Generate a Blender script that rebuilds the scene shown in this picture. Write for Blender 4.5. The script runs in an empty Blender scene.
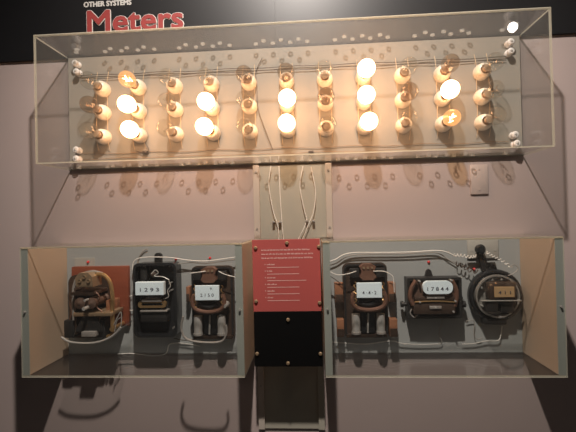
import bpy, bmesh, math, random
from mathutils import Vector, Matrix
random.seed(7)
S = bpy.context.scene
COL = S.collection
Z0 = 1.5          # height of the drawing datum above the floor (metres)

# ---------------------------------------------------------------- camera
cd = bpy.data.cameras.new('camera')
cam = bpy.data.objects.new('camera', cd)
COL.objects.link(cam)
cd.sensor_width = 36.0
cd.lens = 411.34080 / 576 * 36
yaw, pitch, roll = 0.06264, 0.00970, -0.02394
Fw = Vector((-math.sin(yaw)*math.cos(pitch), math.cos(yaw)*math.cos(pitch), math.sin(pitch)))
R0 = Vector((math.cos(yaw), math.sin(yaw), 0)); U0 = R0.cross(Fw)
Rr = math.cos(roll)*R0 + math.sin(roll)*U0
Uu = -math.sin(roll)*R0 + math.cos(roll)*U0
m = Matrix(((Rr.x, Uu.x, -Fw.x), (Rr.y, Uu.y, -Fw.y), (Rr.z, Uu.z, -Fw.z))).to_4x4()
cam.matrix_world = Matrix.Translation((0.04731, -1.45, 0.02329 + Z0)) @ m
S.camera = cam

# ---------------------------------------------------------------- world, lights, exposure
w = bpy.data.worlds.new('world'); S.world = w; w.use_nodes = True
w.node_tree.nodes['Background'].inputs[0].default_value = (1.0, 0.93, 0.90, 1)
w.node_tree.nodes['Background'].inputs[1].default_value = 0.035
S.view_settings.view_transform = 'Standard'
S.view_settings.look = 'None'
S.view_settings.exposure = 0.0
S.view_settings.gamma = 1.0
S.cycles.transparent_max_bounces = 48
S.cycles.max_bounces = 8

def spot(name, loc, target, power, col, size=95, rad=0.02, blend=0.6):
    l = bpy.data.lights.new(name, 'SPOT'); l.energy = power; l.color = col
    l.spot_size = math.radians(size); l.spot_blend = blend; l.shadow_soft_size = rad
    o = bpy.data.objects.new(name, l); COL.objects.link(o); o.location = loc
    o.rotation_euler = (Vector(target)-Vector(loc)).to_track_quat('-Z', 'Y').to_euler()
    return o
spot('gallery_spot', (0.0, -1.2, 3.30), (0.0, 0.0, 1.85), 270, (1.0, 0.90, 0.82), 92, 0.032, 1.0)
spot('side_spot', (1.91, -2.78, 3.24), (1.6, -0.6, 0.6), 6, (1.0, 0.85, 0.75), 90, 0.04)
BULB_L = 10.5
BULB_C = (1.0, 0.53, 0.26)

# ---------------------------------------------------------------- materials
def mat(name, col, rough=0.6, metal=0.0, noise=0.0, nscale=20, spec=0.5, emit=None, es=0):
    mt = bpy.data.materials.new(name); mt.use_nodes = True
    nt = mt.node_tree; b = nt.nodes['Principled BSDF']
    b.inputs['Base Color'].default_value = (*col, 1)
    b.inputs['Roughness'].default_value = rough
    b.inputs['Metallic'].default_value = metal
    b.inputs['Specular IOR Level'].default_value = spec
    if emit:
        b.inputs['Emission Color'].default_value = (*emit, 1); b.inputs['Emission Strength'].default_value = es
    if noise:
        tc = nt.nodes.new('ShaderNodeTexCoord'); n = nt.nodes.new('ShaderNodeTexNoise')
        n.inputs['Scale'].default_value = nscale; n.inputs['Detail'].default_value = 5
        mx = nt.nodes.new('ShaderNodeMix'); mx.data_type = 'RGBA'
        mx.inputs[6].default_value = (*[c*(1-noise) for c in col], 1)
        mx.inputs[7].default_value = (*[min(1, c*(1+noise)) for c in col], 1)
        nt.links.new(tc.outputs['Object'], n.inputs['Vector'])
        nt.links.new(n.outputs['Fac'], mx.inputs[0]); nt.links.new(mx.outputs[2], b.inputs['Base Color'])
        bp = nt.nodes.new('ShaderNodeBump'); bp.inputs['Strength'].default_value = 0.08
        nt.links.new(n.outputs['Fac'], bp.inputs['Height']); nt.links.new(bp.outputs[0], b.inputs['Normal'])
    return mt
def wood(name, c1, c2, rough=0.45, scale=6):
    mt = bpy.data.materials.new(name); mt.use_nodes = True
    nt = mt.node_tree; b = nt.nodes['Principled BSDF']; b.inputs['Roughness'].default_value = rough
    tc = nt.nodes.new('ShaderNodeTexCoord'); mp = nt.nodes.new('ShaderNodeMapping')
    mp.inputs['Scale'].default_value = (scale, scale, scale*9)
    n = nt.nodes.new('ShaderNodeTexNoise'); n.inputs['Scale'].default_value = 3; n.inputs['Detail'].default_value = 6
    cr = nt.nodes.new('ShaderNodeMix'); cr.data_type = 'RGBA'
    cr.inputs[6].default_value = (*c1, 1); cr.inputs[7].default_value = (*c2, 1)
    nt.links.new(tc.outputs['Object'], mp.inputs[0]); nt.links.new(mp.outputs[0], n.inputs['Vector'])
    nt.links.new(n.outputs['Fac'], cr.inputs[0]); nt.links.new(cr.outputs[2], b.inputs['Base Color'])
    return mt
def clear(name, tint=(1, 1, 1), f0=0.04, haze=0.0, hazecol=(.9, .9, .85), rough=0.0):
    """thin clear sheet: straight transmission plus a Schlick mirror term and a little surface haze"""
    mt = bpy.data.materials.new(name); mt.use_nodes = True
    nt = mt.node_tree; nt.nodes.clear(); N = nt.nodes.new; L = nt.links.new
    out = N('ShaderNodeOutputMaterial'); tr = N('ShaderNodeBsdfTransparent'); gl = N('ShaderNodeBsdfGlossy')
    tr.inputs[0].default_value = (*tint, 1); gl.inputs['Roughness'].default_value = rough
    lw = N('ShaderNodeLayerWeight'); lw.inputs['Blend'].default_value = 0.5
    pw = N('ShaderNodeMath'); pw.operation = 'POWER'; pw.inputs[1].default_value = 5
    ma = N('ShaderNodeMath'); ma.operation = 'MULTIPLY_ADD'; ma.inputs[1].default_value = 1-f0; ma.inputs[2].default_value = f0
    mx = N('ShaderNodeMixShader')
    L(lw.outputs['Facing'], pw.inputs[0]); L(pw.outputs[0], ma.inputs[0]); L(ma.outputs[0], mx.inputs[0])
    L(tr.outputs[0], mx.inputs[1]); L(gl.outputs[0], mx.inputs[2])
    if haze:
        df = N('ShaderNodeBsdfTranslucent'); df2 = N('ShaderNodeBsdfDiffuse'); ad = N('ShaderNodeMixShader')
        df.inputs[0].default_value = (*hazecol, 1); df2.inputs[0].default_value = (*hazecol, 1)
        L(df.outputs[0], ad.inputs[1]); L(df2.outputs[0], ad.inputs[2])
        m2 = N('ShaderNodeMixShader'); m2.inputs[0].default_value = haze
        L(mx.outputs[0], m2.inputs[1]); L(ad.outputs[0], m2.inputs[2]); L(m2.outputs[0], out.inputs[0])
    else:
        L(mx.outputs[0], out.inputs[0])
    return mt
def emis(name, col, s):
    mt = bpy.data.materials.new(name); mt.use_nodes = True
    nt = mt.node_tree; nt.nodes.clear()
    e = nt.nodes.new('ShaderNodeEmission'); e.inputs[0].default_value = (*col, 1); e.inputs[1].default_value = s
    o = nt.nodes.new('ShaderNodeOutputMaterial'); nt.links.new(e.outputs[0], o.inputs[0])
    return mt
M = dict(
    wall=mat('wall_paint', (.47, .385, .36), .8, noise=.03, nscale=6, spec=.2),
    floor=mat('floor_carpet', (.12, .11, .10), .95),
    ceil=mat('ceiling_paint', (.05, .05, .05), .9),
    fascia=mat('fascia_black', (.010, .010, .011), .42, spec=.5),
    board=mat('upper_board_paint', (.31, .29, .25), .55, noise=.02, nscale=8, spec=.3),
    lboard=mat('lower_board_paint', (.33, .345, .335), .6, noise=.03, nscale=8, spec=.3),
    side=mat('side_panel_paint', (.47, .36, .26), .5, noise=.02, spec=.3),
    sedge=mat('side_edge_grey', (.33, .35, .31), .5),
    ground=mat('ground_hole', (.75, .75, .68), .5),
    acry=clear('acrylic_face', (.975, .975, .97), .04, .02, (.9, .9, .85)),
    acrytop=clear('acrylic_face_dusty', (.96, .96, .955), .04, .035, (.9, .9, .9)),
    acry2=clear('acrylic_face_lower', (.985, .985, .98), .035, .008, (.9, .9, .85)),
    edge=clear('acrylic_edge', (.92, .92, .84), .05, .68, (.86, .84, .70)),
    porc=mat('porcelain', (.80, .72, .60), .25, noise=.04, nscale=40),
    white_porc=mat('white_porcelain', (.85, .83, .80), .15),
    basemetal=mat('lamp_base_metal', (.42, .31, .21), .4, .2, noise=.1, nscale=60),
    brass=mat('aged_brass', (.36, .26, .16), .4, .5, noise=.15, nscale=60),
    bright_brass=mat('bright_brass', (.62, .40, .18), .35, .8, noise=.1, nscale=60),
    copper=mat('copper', (.20, .105, .07), .45, .4, noise=.15, nscale=50),
    steel=mat('steel', (.60, .59, .55), .35, .45),
    dull=mat('dull_steel', (.36, .34, .31), .5, .35, noise=.15, nscale=60),
    iron=mat('black_iron', (.022, .021, .020), .45, .1, noise=.2, nscale=40),
    case=mat('black_japanned_case', (.018, .019, .020), .25),
    umber=mat('dark_brown_metal', (.07, .045, .032), .45, .3, noise=.3, nscale=50),
    coil=mat('brown_coil', (.11, .065, .045), .6, noise=.3, nscale=90),
    mahog=wood('mahogany', (.16, .035, .016), (.27, .075, .035)),
    block=wood('reddish_wood', (.20, .085, .04), (.34, .16, .085)),
    dial=mat('dial_white', (.78, .92, .97), .4),
    tan=mat('dial_tan', (.50, .33, .17), .5),
    ink=mat('ink', (.03, .035, .06), .6),
    wire=mat('white_wire', (.78, .76, .70), .5),
    gwire=mat('grey_wire', (.30, .28, .25), .5),
    bwire=mat('thin_brown_wire', (.30, .20, .12), .5),
    dwire=mat('dark_wire', (.06, .045, .035), .5),
    rail=mat('cream_wire', (.58, .44, .28), .5),
    red=mat('red_panel', (.40, .085, .075), .45, noise=.02, nscale=5, spec=.3),
    black=mat('black_panel', (.006, .006, .006), .30, spec=.3),
    redtext=mat('panel_text', (.66, .42, .38), .6),
    letter_red=mat('letter_red', (.27, .035, .032), .6),
    letter_white=mat('letter_white', (.62, .60, .56), .6),
    letter_grey=mat('letter_grey', (.50, .49, .46), .6),
    chan=mat('channel_olive', (.40, .375, .31), .6, noise=.03, nscale=8, spec=.3),
    flange=mat('channel_flange', (.50, .44, .38), .5, spec=.3),
    plate=mat('blank_plate', (.52, .43, .39), .5),
    gplate=mat('grey_plate', (.38, .37, .33), .5),
    glass=clear('bulb_glass', (.96, .95, .92), .05),
    smoke=clear('smoked_bulb_glass', (.84, .77, .70), .06),
    dome=clear('meter_glass', (.93, .94, .93), .05),
    glow=emis('dim_glow', (1, .45, .16), 6.0),
    filam=emis('filament_lit', (1, .72, .42), 14.0),
    fil=mat('filament', (.25, .2, .15), .5, .5),
    led=mat('red_indicator', (.5, .03, .03), .3, emit=(1, .05, .04), es=.08),
    lamp_face=emis('lamp_face', (1, .93, .85), 13.0),
    fixture=mat('fixture_black', (.03, .03, .03), .4),
)
def glow_glass():
    """clear glass of a burning lamp: the glass itself shines faintly all over"""
    mt = clear('glowing_glass', (1, .9, .75), .05)
    nt = mt.node_tree; out = [n for n in nt.nodes if n.type == 'OUTPUT_MATERIAL'][0]
    src = out.inputs[0].links[0].from_socket
    e = nt.nodes.new('ShaderNodeEmission'); e.inputs[0].default_value = (1, .42, .14, 1); e.inputs[1].default_value = .42
    a = nt.nodes.new('ShaderNodeAddShader')
    nt.links.new(src, a.inputs[0]); nt.links.new(e.outputs[0], a.inputs[1]); nt.links.new(a.outputs[0], out.inputs[0])
    return mt
M['glowglass'] = glow_glass()
def lit_glass():
    """frosted glass of a burning lamp: shines, and still lets part of other light through"""
    mt = bpy.data.materials.new('lit_bulb_glass'); mt.use_nodes = True; nt = mt.node_tree; nt.nodes.clear(); N = nt.nodes.new
    e = N('ShaderNodeEmission'); e.inputs[0].default_value = (*BULB_C, 1); e.inputs[1].default_value = BULB_L
    t_ = N('ShaderNodeBsdfTransparent'); t_.inputs[0].default_value = (.78, .74, .68, 1)
    a = N('ShaderNodeAddShader'); o = N('ShaderNodeOutputMaterial')
    nt.links.new(e.outputs[0], a.inputs[0]); nt.links.new(t_.outputs[0], a.inputs[1]); nt.links.new(a.outputs[0], o.inputs[0])
    return mt
M['lit'] = lit_glass()
M['ventwall'] = clear('ground_vent_wall', (.95, .95, .93), .05, .28, (.9, .9, .86))

# ---------------------------------------------------------------- mesh helpers (x right, z up from datum, d = distance in front of the boards)
def W(x, z, d): return Vector((x, -d, z + Z0))
def V(bm, x, z, d): return bm.verts.new(W(x, z, d))
def box(bm, x0, x1, z0, z1, d0, d1, bev=0.0):
    if x0 > x1: x0, x1 = x1, x0
    if z0 > z1: z0, z1 = z1, z0
    r = bmesh.ops.create_cube(bm, size=1)
    for v in r['verts']:
        v.co = Vector(((x0+x1)/2 + v.co.x*(x1-x0), -((d0+d1)/2) + v.co.y*abs(d1-d0), (z0+z1)/2 + Z0 + v.co.z*(z1-z0)))
    if bev:
        es = list({e for v in r['verts'] for e in v.link_edges})
        bmesh.ops.bevel(bm, geom=es, offset=bev, segments=2, affect='EDGES', profile=.5)
def pbox(bm, a, b, d0, d1, bev=0.0): box(bm, a[0], b[0], a[1], b[1], d0, d1, bev)
def cyl(bm, p, q, r, seg=14, r2=None):
    p, q = Vector(p), Vector(q); ax = q-p; L = ax.length
    mt = Matrix.Translation((p+q)/2) @ ax.to_track_quat('Z', 'Y').to_matrix().to_4x4()
    bmesh.ops.create_cone(bm, cap_ends=True, segments=seg, radius1=r, radius2=r if r2 is None else r2, depth=L, matrix=mt)
def pin(bm, c, d0, d1, r, seg=12, r2=None): cyl(bm, W(c[0], c[1], d0), W(c[0], c[1], d1), r, seg, r2)
def ball(bm, c, d, r, sx=1, sz=1, sd=1, seg=14):
    mt = Matrix.Translation(W(c[0], c[1], d)) @ Matrix.Diagonal((sx, sd, sz, 1))
    bmesh.ops.create_uvsphere(bm, u_segments=seg, v_segments=seg//2+2, radius=r, matrix=mt)
def lathe(bm, prof, cx, cz, seg=24):
    rings = []
    for r, d in prof:
        if r < 1e-5: rings.append([V(bm, cx, cz, d)])
        else: rings.append([V(bm, cx+r*math.cos(2*math.pi*i/seg), cz+r*math.sin(2*math.pi*i/seg), d) for i in range(seg)])
    for a, b in zip(rings, rings[1:]):
        for i in range(seg):
            j = (i+1) % seg
            f = ([a[0], b[i], b[j]] if len(a) == 1 else [a[i], a[j], b[0]] if len(b) == 1 else [a[i], a[j], b[j], b[i]])
            bm.faces.new(f)
def smooth_path(pts, n=6):
    pts = [Vector(p) for p in pts]
    if len(pts) < 3: return pts
    P = [2*pts[0]-pts[1]] + pts + [2*pts[-1]-pts[-2]]; out = []
    for i in range(1, len(P)-2):
        for k in range(n):
            t = k/n; a, b, c, d = P[i-1], P[i], P[i+1], P[i+2]
            out.append(.5*((2*b)+(c-a)*t+(2*a-5*b+4*c-d)*t*t+(3*b-a-3*c+d)*t**3))
    out.append(pts[-1]); return out
def tube(bm, pts, r, seg=8, smooth=True, n=6):
    P = smooth_path(pts, n) if smooth else [Vector(p) for p in pts]
    rings = []; up = None
    for i, p in enumerate(P):
        t = (P[min(i+1, len(P)-1)] - P[max(i-1, 0)]).normalized()
        if up is None:
            up = t.orthogonal().normalized()
        up = (up - t*up.dot(t)).normalized(); s = t.cross(up)
        rings.append([bm.verts.new(p + r*(math.cos(2*math.pi*k/seg)*up + math.sin(2*math.pi*k/seg)*s)) for k in range(seg)])
    for a, b in zip(rings, rings[1:]):
        for k in range(seg):
            j = (k+1) % seg; bm.faces.new([a[k], a[j], b[j], b[k]])
    bm.faces.new(rings[0][::-1]); bm.faces.new(rings[-1])
def wp(pts, d): return [W(x, z, d[i] if isinstance(d, (list, tuple)) else d) for i, (x, z) in enumerate(pts)]
def rrect(x0, x1, z0, z1, r, n=6):
    out = []
    for cx, cz, a0 in ((x1-r, z1-r, 0), (x0+r, z1-r, 90), (x0+r, z0+r, 180), (x1-r, z0+r, 270)):
        for k in range(n+1):
            a = math.radians(a0+90*k/n); out.append((cx+r*math.cos(a), cz+r*math.sin(a)))
    return out
def prism(bm, outline, d0, d1):
    a = [V(bm, x, z, d0) for x, z in outline]; b = [V(bm, x, z, d1) for x, z in outline]; n = len(a)
    bm.faces.new(a[::-1]); bm.faces.new(b)
    for i in range(n):
        j = (i+1) % n; bm.faces.new([a[i], a[j], b[j], b[i]])
def ringprism(bm, outer, inner, d0, d1):
    n = len(outer)
    A = [V(bm, *p, d0) for p in outer]; B = [V(bm, *p, d1) for p in outer]
    C_ = [V(bm, *p, d0) for p in inner]; D_ = [V(bm, *p, d1) for p in inner]
    for i in range(n):
        j = (i+1) % n
        bm.faces.new([A[i], A[j], B[j], B[i]]); bm.faces.new([B[i], B[j], D_[j], D_[i]])
        bm.faces.new([D_[i], D_[j], C_[j], C_[i]]); bm.faces.new([C_[i], C_[j], A[j], A[i]])
def nb(): return bmesh.new()
def tag(o, label=None, cat=None, group=None, kind=None):
    if label: o['label'] = label
    if cat: o['category'] = cat
    if group: o['group'] = group
    if kind: o['kind'] = kind
    return o
def obj(name, bm, m, parent=None, smooth=True, org=None):
    """link a bmesh as one object; its origin goes to the parent's place, or to its own centre"""
    bmesh.ops.recalc_face_normals(bm, faces=bm.faces)
    me = bpy.data.meshes.new(name)
    if parent is not None:
        o0 = Vector(parent['org'])
    elif org is not None:
        o0 = Vector(org)
    else:
        cs = [v.co for v in bm.verts]
        o0 = Vector([(min(c[i] for c in cs)+max(c[i] for c in cs))/2 for i in range(3)])
    bmesh.ops.translate(bm, verts=bm.verts, vec=-o0)
    bm.to_mesh(me); bm.free()
    for mm in (m if isinstance(m, (list, tuple)) else [m]): me.materials.append(M[mm])
    o = bpy.data.objects.new(name, me); COL.objects.link(o)
    if smooth:
        for p in me.polygons: p.use_smooth = True
        try: me.set_sharp_from_angle(angle=math.radians(38))
        except Exception: pass
    if parent is not None:
        o.parent = parent
        if 'gorg' in parent: pass
    else:
        o.location = o0
    o['org'] = tuple(o0)
    return o
def thing(name, loc, label, cat, group=None):
    o = bpy.data.objects.new(name, None); o.empty_display_size = .02
    COL.objects.link(o); o.location = loc; o['org'] = tuple(loc)
    return tag(o, label, cat, group)
def copy_tree(o, parent=None):
    c = o.copy(); COL.objects.link(c)
    if parent is not None: c.parent = parent
    for ch in [x for x in bpy.data.objects if x.parent == o]: copy_tree(ch, c)
    return c
FONTS = {}
def text_into(bm, s, x, z, h, d, width=None, offset=0.0, ext=.0008, centre=False, m=None):
    """lettering from the built-in font: cap height h, standing at x,z on the plane d"""
    cu = bpy.data.curves.new('t', 'FONT'); cu.body = s; cu.size = 1; cu.extrude = 0; cu.offset = offset
    cu.resolution_u = 3
    o = bpy.data.objects.new('t', cu); COL.objects.link(o)
    dg = bpy.context.evaluated_depsgraph_get(); dg.update()
    me = bpy.data.meshes.new_from_object(o.evaluated_get(dg))
    bpy.data.objects.remove(o); bpy.data.curves.remove(cu)
    if not me.vertices: return
    xs = [v.co.x for v in me.vertices]; sc = h/.70
    sx = sc if width is None else width/(max(xs)-min(xs))
    x0 = (min(xs)+max(xs))/2 if centre else min(xs)
    old = set(bm.verts)
    bm.from_mesh(me); bpy.data.meshes.remove(me)
    nv = [v for v in bm.verts if v not in old]
    for v in nv: v.co = W(x+(v.co.x-x0)*sx, z+v.co.y*sc, d+ext)
    fs = list({f for v in nv for f in v.link_faces})
    r = bmesh.ops.extrude_face_region(bm, geom=fs)
    for v in [g for g in r['geom'] if isinstance(g, bmesh.types.BMVert)]: v.co.y += ext

# ================================================================ the room
WD = -.015                                           # wall surface lies 15 mm behind the boards' faces
bm = nb(); box(bm, -2.6, 2.6, -Z0, 1.95, WD-.10, WD); tag(obj('wall_back', bm, 'wall', smooth=False), kind='structure')
bm = nb(); box(bm, -2.6, 2.6, -Z0-.05, -Z0, WD-.10, 3.6); tag(obj('floor', bm, 'floor', smooth=False), kind='structure')
bm = nb(); box(bm, -2.6, 2.6, 1.95, 2.0, WD-.10, 3.6); tag(obj('ceiling', bm, 'ceil', smooth=False), kind='structure')

# black fascia over the display, in two lengths that butt at a seam
SEAM = -.073; FZ = .637
bm = nb(); box(bm, -2.55, SEAM-.0002, FZ, 1.05, WD, WD+.010)
fas = obj('fascia_panel', bm, 'fascia', smooth=False)
tag(fas, 'long black sign panel with the red word Meters, left of the seam', 'sign')
def ring_text(bm, s, x, z, h, d, width, rad, n=12):
    text_into(bm, s, x, z, h, d, width)
    for k in range(n):
        a = 2*math.pi*k/n; text_into(bm, s, x+rad*math.cos(a), z+rad*math.sin(a), h, d+k*.00002, width)
bm = nb(); ring_text(bm, 'Meters', -.762, .7265, .080, WD+.0104, .354, .0054); obj('title_outline', bm, 'letter_white', fas, False)
bm = nb(); ring_text(bm, 'Meters', -.762, .7265, .080, WD+.0126, .354, .0030); obj('title_lettering', bm, 'letter_red', fas, False)
bm = nb(); ring_text(bm, 'OTHER SYSTEMS', -.776, .8225, .018, WD+.0104, .178, .0012, 6); obj('small_lettering', bm, 'letter_grey', fas, False)
bm = nb(); box(bm, SEAM+.0002, 2.55, FZ, 1.05, WD, WD+.010)
tag(obj('fascia_panel', bm, 'fascia', smooth=False), 'long plain black sign panel on the wall, right of the seam', 'sign')

# ================================================================ upper lamp case
UXL, UXR, UZB, UZT, UD = -.8449, .7713, .2243, .6424, .1766
bm = nb(); box(bm, UXL+.007, UXR-.007, UZB+.004, UZT-.007, WD, 0)
ub = obj('mounting_board', bm, 'board', smooth=False)
tag(ub, 'long cream board behind the rows of light bulbs', 'board')

def sheet(bm, x0, x1, z0, z1, d0, d1, face_axis):
    """clear sheet: the two large faces take slot 0, the narrow polished edges slot 1"""
    n0 = len(bm.faces); box(bm, x0, x1, z0, z1, d0, d1)
    bm.faces.ensure_lookup_table()
    for f in bm.faces[n0:]:
        f.normal_update(); f.material_index = 0 if abs(f.normal[face_axis]) > .9 else 1
def vents(bm, z, holes, r=.0055, t=.005):
    """drilled vent holes: the pale ground wall of each hole"""
    for x, d in holes:
        seg = 12; n0 = len(bm.faces); rs = []
        for rr, zz in ((r, z-t/2-.0002), (r, z+t/2+.0002), (r+.0022, z+t/2+.0002), (r+.0022, z-t/2-.0002)):
            rs.append([V(bm, x+rr*math.cos(2*math.pi*i/seg), zz, d+rr*math.sin(2*math.pi*i/seg)) for i in range(seg)])
        for k in range(4):
            a, b = rs[k], rs[(k+1) % 4]
            for i in range(seg): bm.faces.new([a[i], a[(i+1) % seg], b[(i+1) % seg], b[i]])
        bm.faces.ensure_lookup_table()
        for f in bm.faces[n0:]: f.material_index = 2
T = .005
cov = thing('acrylic_cover', W((UXL+UXR)/2, UZB, 0), 'big clear acrylic case with vent holes over the light bulbs', 'display case')
holes = []
for gx in (-.682, -.412, -.140, .135, .405):
    for k in range(7): holes.append((gx+k*.030, .030 if k % 2 == 0 else .052))
holes += [(-.785, .035), (-.770, .058), (.690, .040)]
AC = ['acry', 'edge']
bm = nb(); sheet(bm, UXL, UXR, UZB, UZT, UD-T, UD, 1); obj('front_panel', bm, AC, cov, False)
bm = nb(); sheet(bm, UXL, UXR, UZT-T, UZT, WD+.0005, UD-T-.0003, 2); vents(bm, UZT-T/2, holes); obj('top_panel', bm, ['acrytop', 'edge', 'ventwall'], cov, False)
bm = nb(); sheet(bm, UXL, UXR, UZB, UZB+T-.001, WD+.0005, UD-T-.0003, 2); vents(bm, UZB+T/2, holes); obj('bottom_panel', bm, AC + ['ventwall'], cov, False)
for sx in (UXL, UXR-T):
    bm = nb(); sheet(bm, sx, sx+T, UZB+T, UZT-T, WD+.0005, UD-T-.0003, 0); obj('side_panel', bm, AC, cov, False)

# lamp sockets and bulbs: eleven columns, three rows
XS = [-.704 + .1335*k for k in range(11)]
ROWS = [.512, .427, .339]
ROWN = ['top', 'middle', 'bottom']
COLN = ['first column from the left', 'second column from the left', 'third column from the left', 'fourth column from the left',
        'fifth column from the left', 'centre column', 'fifth column from the right', 'fourth column from the right',
        'third column from the right', 'second column from the right', 'first column from the right']
def make_socket():
    t = thing('lamp_socket', W(0, 0, 0), None, 'lamp socket')
    bm = nb(); lathe(bm, [(0, .0004), (.0265, .0004), (.0275, .004), (.0275, .014), (.0268, .022), (.0255, .030), (.0230, .037), (.0195, .0415), (.0155, .043), (.0150, .038), (.0145, .022), (0, .022)], 0, 0)
    obj('porcelain_body', bm, 'porc', t)
    bm = nb(); lathe(bm, [(.0143, .023), (.0143, .0425), (.0132, .0425), (.0132, .023), (.0143, .023)], 0, 0)
    obj('brass_sleeve', bm, 'bright_brass', t)
    for s in (-1, 1):
        bm = nb(); pin(bm, (s*.0225, 0), .008, .0172, .0028, 8); obj('terminal_screw', bm, 'brass', t)
    return t
def make_bulb(kind):
    t = thing('light_bulb', W(0, 0, .0), None, 'light bulb')
    g = {'clear': 'glass', 'smoke': 'smoke', 'lit': 'lit', 'filament': 'glowglass'}[kind]
    # screw base with threads
    prof = [(0, .0225), (.006, .0228), (.010, .026)]
    for k in range(5):
        d = .028+k*.0042; prof += [(.0114, d), (.0104, d+.0021)]
    prof += [(.0118, .050), (.0124, .054), (.0119, .0550), (.0060, .0556), (0, .0556)]
    bm = nb(); lathe(bm, prof, 0, 0, 18); obj('screw_base', bm, 'basemetal', t)
    prof = [(.0120, .0545), (.0128, .060), (.0160, .067), (.0215, .076), (.0262, .086), (.0285, .096), (.0285, .105), (.0265, .115), (.0220, .1235), (.0150, .130), (.0070, .1335), (.0022, .1345), (.0018, .138), (0, .1388)]
    if kind == 'filament': prof = [(r*.93, d) for r, d in prof]
    bm = nb(); lathe(bm, prof, 0, 0, 24); obj('glass_globe', bm, g, t)
    if kind != 'lit':
        fm = 'filam' if kind == 'filament' else 'fil'
        bm = nb(); lathe(bm, [(.0055, .0545), (.0045, .066), (.0035, .078), (.0050, .080), (0, .0815)], 0, 0, 10); obj('glass_stem', bm, 'glass' if kind != 'smoke' else 'smoke', t)
        bm = nb(); P = []
        for k in range(9):
            a = 2*math.pi*k/9; P.append(W(.013*math.cos(a), .010*math.sin(a) * (1 if k % 2 else -.35), .088+(.022 if k % 2 else 0)))
        tube(bm, P, .0011 if kind == 'filament' else .0005, 6, smooth=False); obj('filament', bm, fm, t)
    return t
so = make_socket(); pb = {k: make_bulb(k) for k in ('clear', 'smoke', 'lit', 'filament')}
LIT = {(1, 1), (1, 2), (3, 1), (3, 2), (5, 1), (5, 2), (7, 0), (7, 1), (7, 2), (9, 1)}
FIL = {(1, 0), (9, 2)}
SMK = {(4, 0), (8, 1), (0, 1), (5, 0), (6, 1), (9, 0)}
used = set()
for c in range(11):
    for r in range(3):
        key = (c, r)
        k = 'lit' if key in LIT else 'filament' if key in FIL else 'smoke' if key in SMK else 'clear'
        o = so if 's' not in used else copy_tree(so); used.add('s')
        o.location = W(XS[c], ROWS[r], 0); o.rotation_euler = (0, 0, 0)
        tag(o, 'round cream porcelain socket in the %s row, %s' % (ROWN[r], COLN[c]), group='porcelain sockets in rows on the cream board')
        b = pb[k] if k not in used else copy_tree(pb[k]); used.add(k)
        b.location = W(XS[c], ROWS[r], 0)
        b.rotation_euler = (random.uniform(-.05, .05), random.uniform(-1, 1), random.uniform(-.05, .05))
        if k in ('filament',): b.rotation_euler = (0, .3 if c == 1 else 2.0, 0)
        d = {'lit': 'glowing white light bulb', 'filament': 'burning clear bulb with visible orange filament', 'smoke': 'unlit smoky tinted light bulb', 'clear': 'unlit clear glass light bulb'}[k]
        tag(b, '%s, %s row, %s' % (d, ROWN[r], COLN[c]), group='light bulbs in three rows inside the clear case')

# paired feed wires running down each column
for c in range(11):
    for s in (-1, 1):
        bm = nb(); x = XS[c]+s*.0205
        P = []
        for i, z in enumerate((.575, .53, .49, .45, .405, .36, .318, .290)):
            P.append(W(x+random.uniform(-.0007, .0007), z, .0185 if i not in (0, 7) else .004))
        P[0] = W(x, .578, .0035)
        tube(bm, P, .0011, 6)
        tag(obj('feed_wire', bm, 'rail'), 'thin cream wire on the %s side of the sockets, %s' % ('left' if s < 0 else 'right', COLN[c]), 'wire', 'upright feed wires beside the sockets')
# white porcelain knobs in pairs near the corners
K = [(-.798, .607, 'upper knob of the pair at top left'), (-.794, .576, 'lower knob of the pair at top left'),
     (-.800, .294, 'upper knob of the pair at bottom left'), (-.801, .262, 'lower knob of the pair at bottom left'),
     (.725, .606, 'upper knob of the pair at top right'), (.724, .574, 'lower knob of the pair at top right'),
     (.730, .292, 'upper knob of the pair at bottom right'), (.735, .262, 'lower knob of the pair at bottom right')]
kp = thing('porcelain_knob', W(0, 0, 0), None, 'insulator')
bm = nb(); lathe(bm, [(0, .0004), (.012, .0004), (.0125, .006), (.0085, .010), (.0080, .014), (.0115, .018), (.0118, .025), (.008, .029), (.0045, .0292), (.0045, .026), (0, .026)], 0, 0, 18); obj('knob_body', bm, 'white_porc', kp)
bm = nb(); lathe(bm, [(0, .0262), (.0040, .0262), (.0040, .0300), (.0022, .0318), (0, .032)], 0, 0, 10); obj('screw_head', bm, 'steel', kp)
for i, (x, z, lab) in enumerate(K):
    o = kp if i == 0 else copy_tree(kp); o.location = W(x, z, 0)
    tag(o, 'white porcelain ' + lab + ' of the case', group='white porcelain knobs on the cream board')
def wire(name, label, pts, d, r, m, group=None, n=6, cat='wire'):
    bm = nb(); tube(bm, wp(pts, d), r, 7, n=n); return tag(obj(name, bm, m), label, cat, group)
g = 'long horizontal wires on the cream board'
def hw(z0, z1, x0, x1, amp, ph, dd=.0235):
    P = [(x0+(x1-x0)*i/44, z0+(z1-z0)*i/44 + amp*math.sin(i*.9+ph)) for i in range(45)]
    return P
wire('bus_wire', 'dark thin wire strung along the tops of the bulb columns, upper of two', hw(.567, .562, -.786, .716, .0016, 0), .0060, .0013, 'dwire', g, 3)
wire('bus_wire', 'dark thin wire strung along the tops of the bulb columns, lower of two', hw(.555, .551, -.786, .716, .0018, 2), .0060, .0012, 'dwire', g, 3)
wire('bus_wire', 'thin tan wire along the bottom of the cream board, upper of two', hw(.282, .272, -.785, .716, .0022, 1), .0040, .0010, 'bwire', g, 3)
wire('bus_wire', 'thin tan wire along the bottom of the cream board, lower of two', hw(.262, .255, -.785, .719, .0018, 4), .0040, .0010, 'bwire', g, 3)
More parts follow.
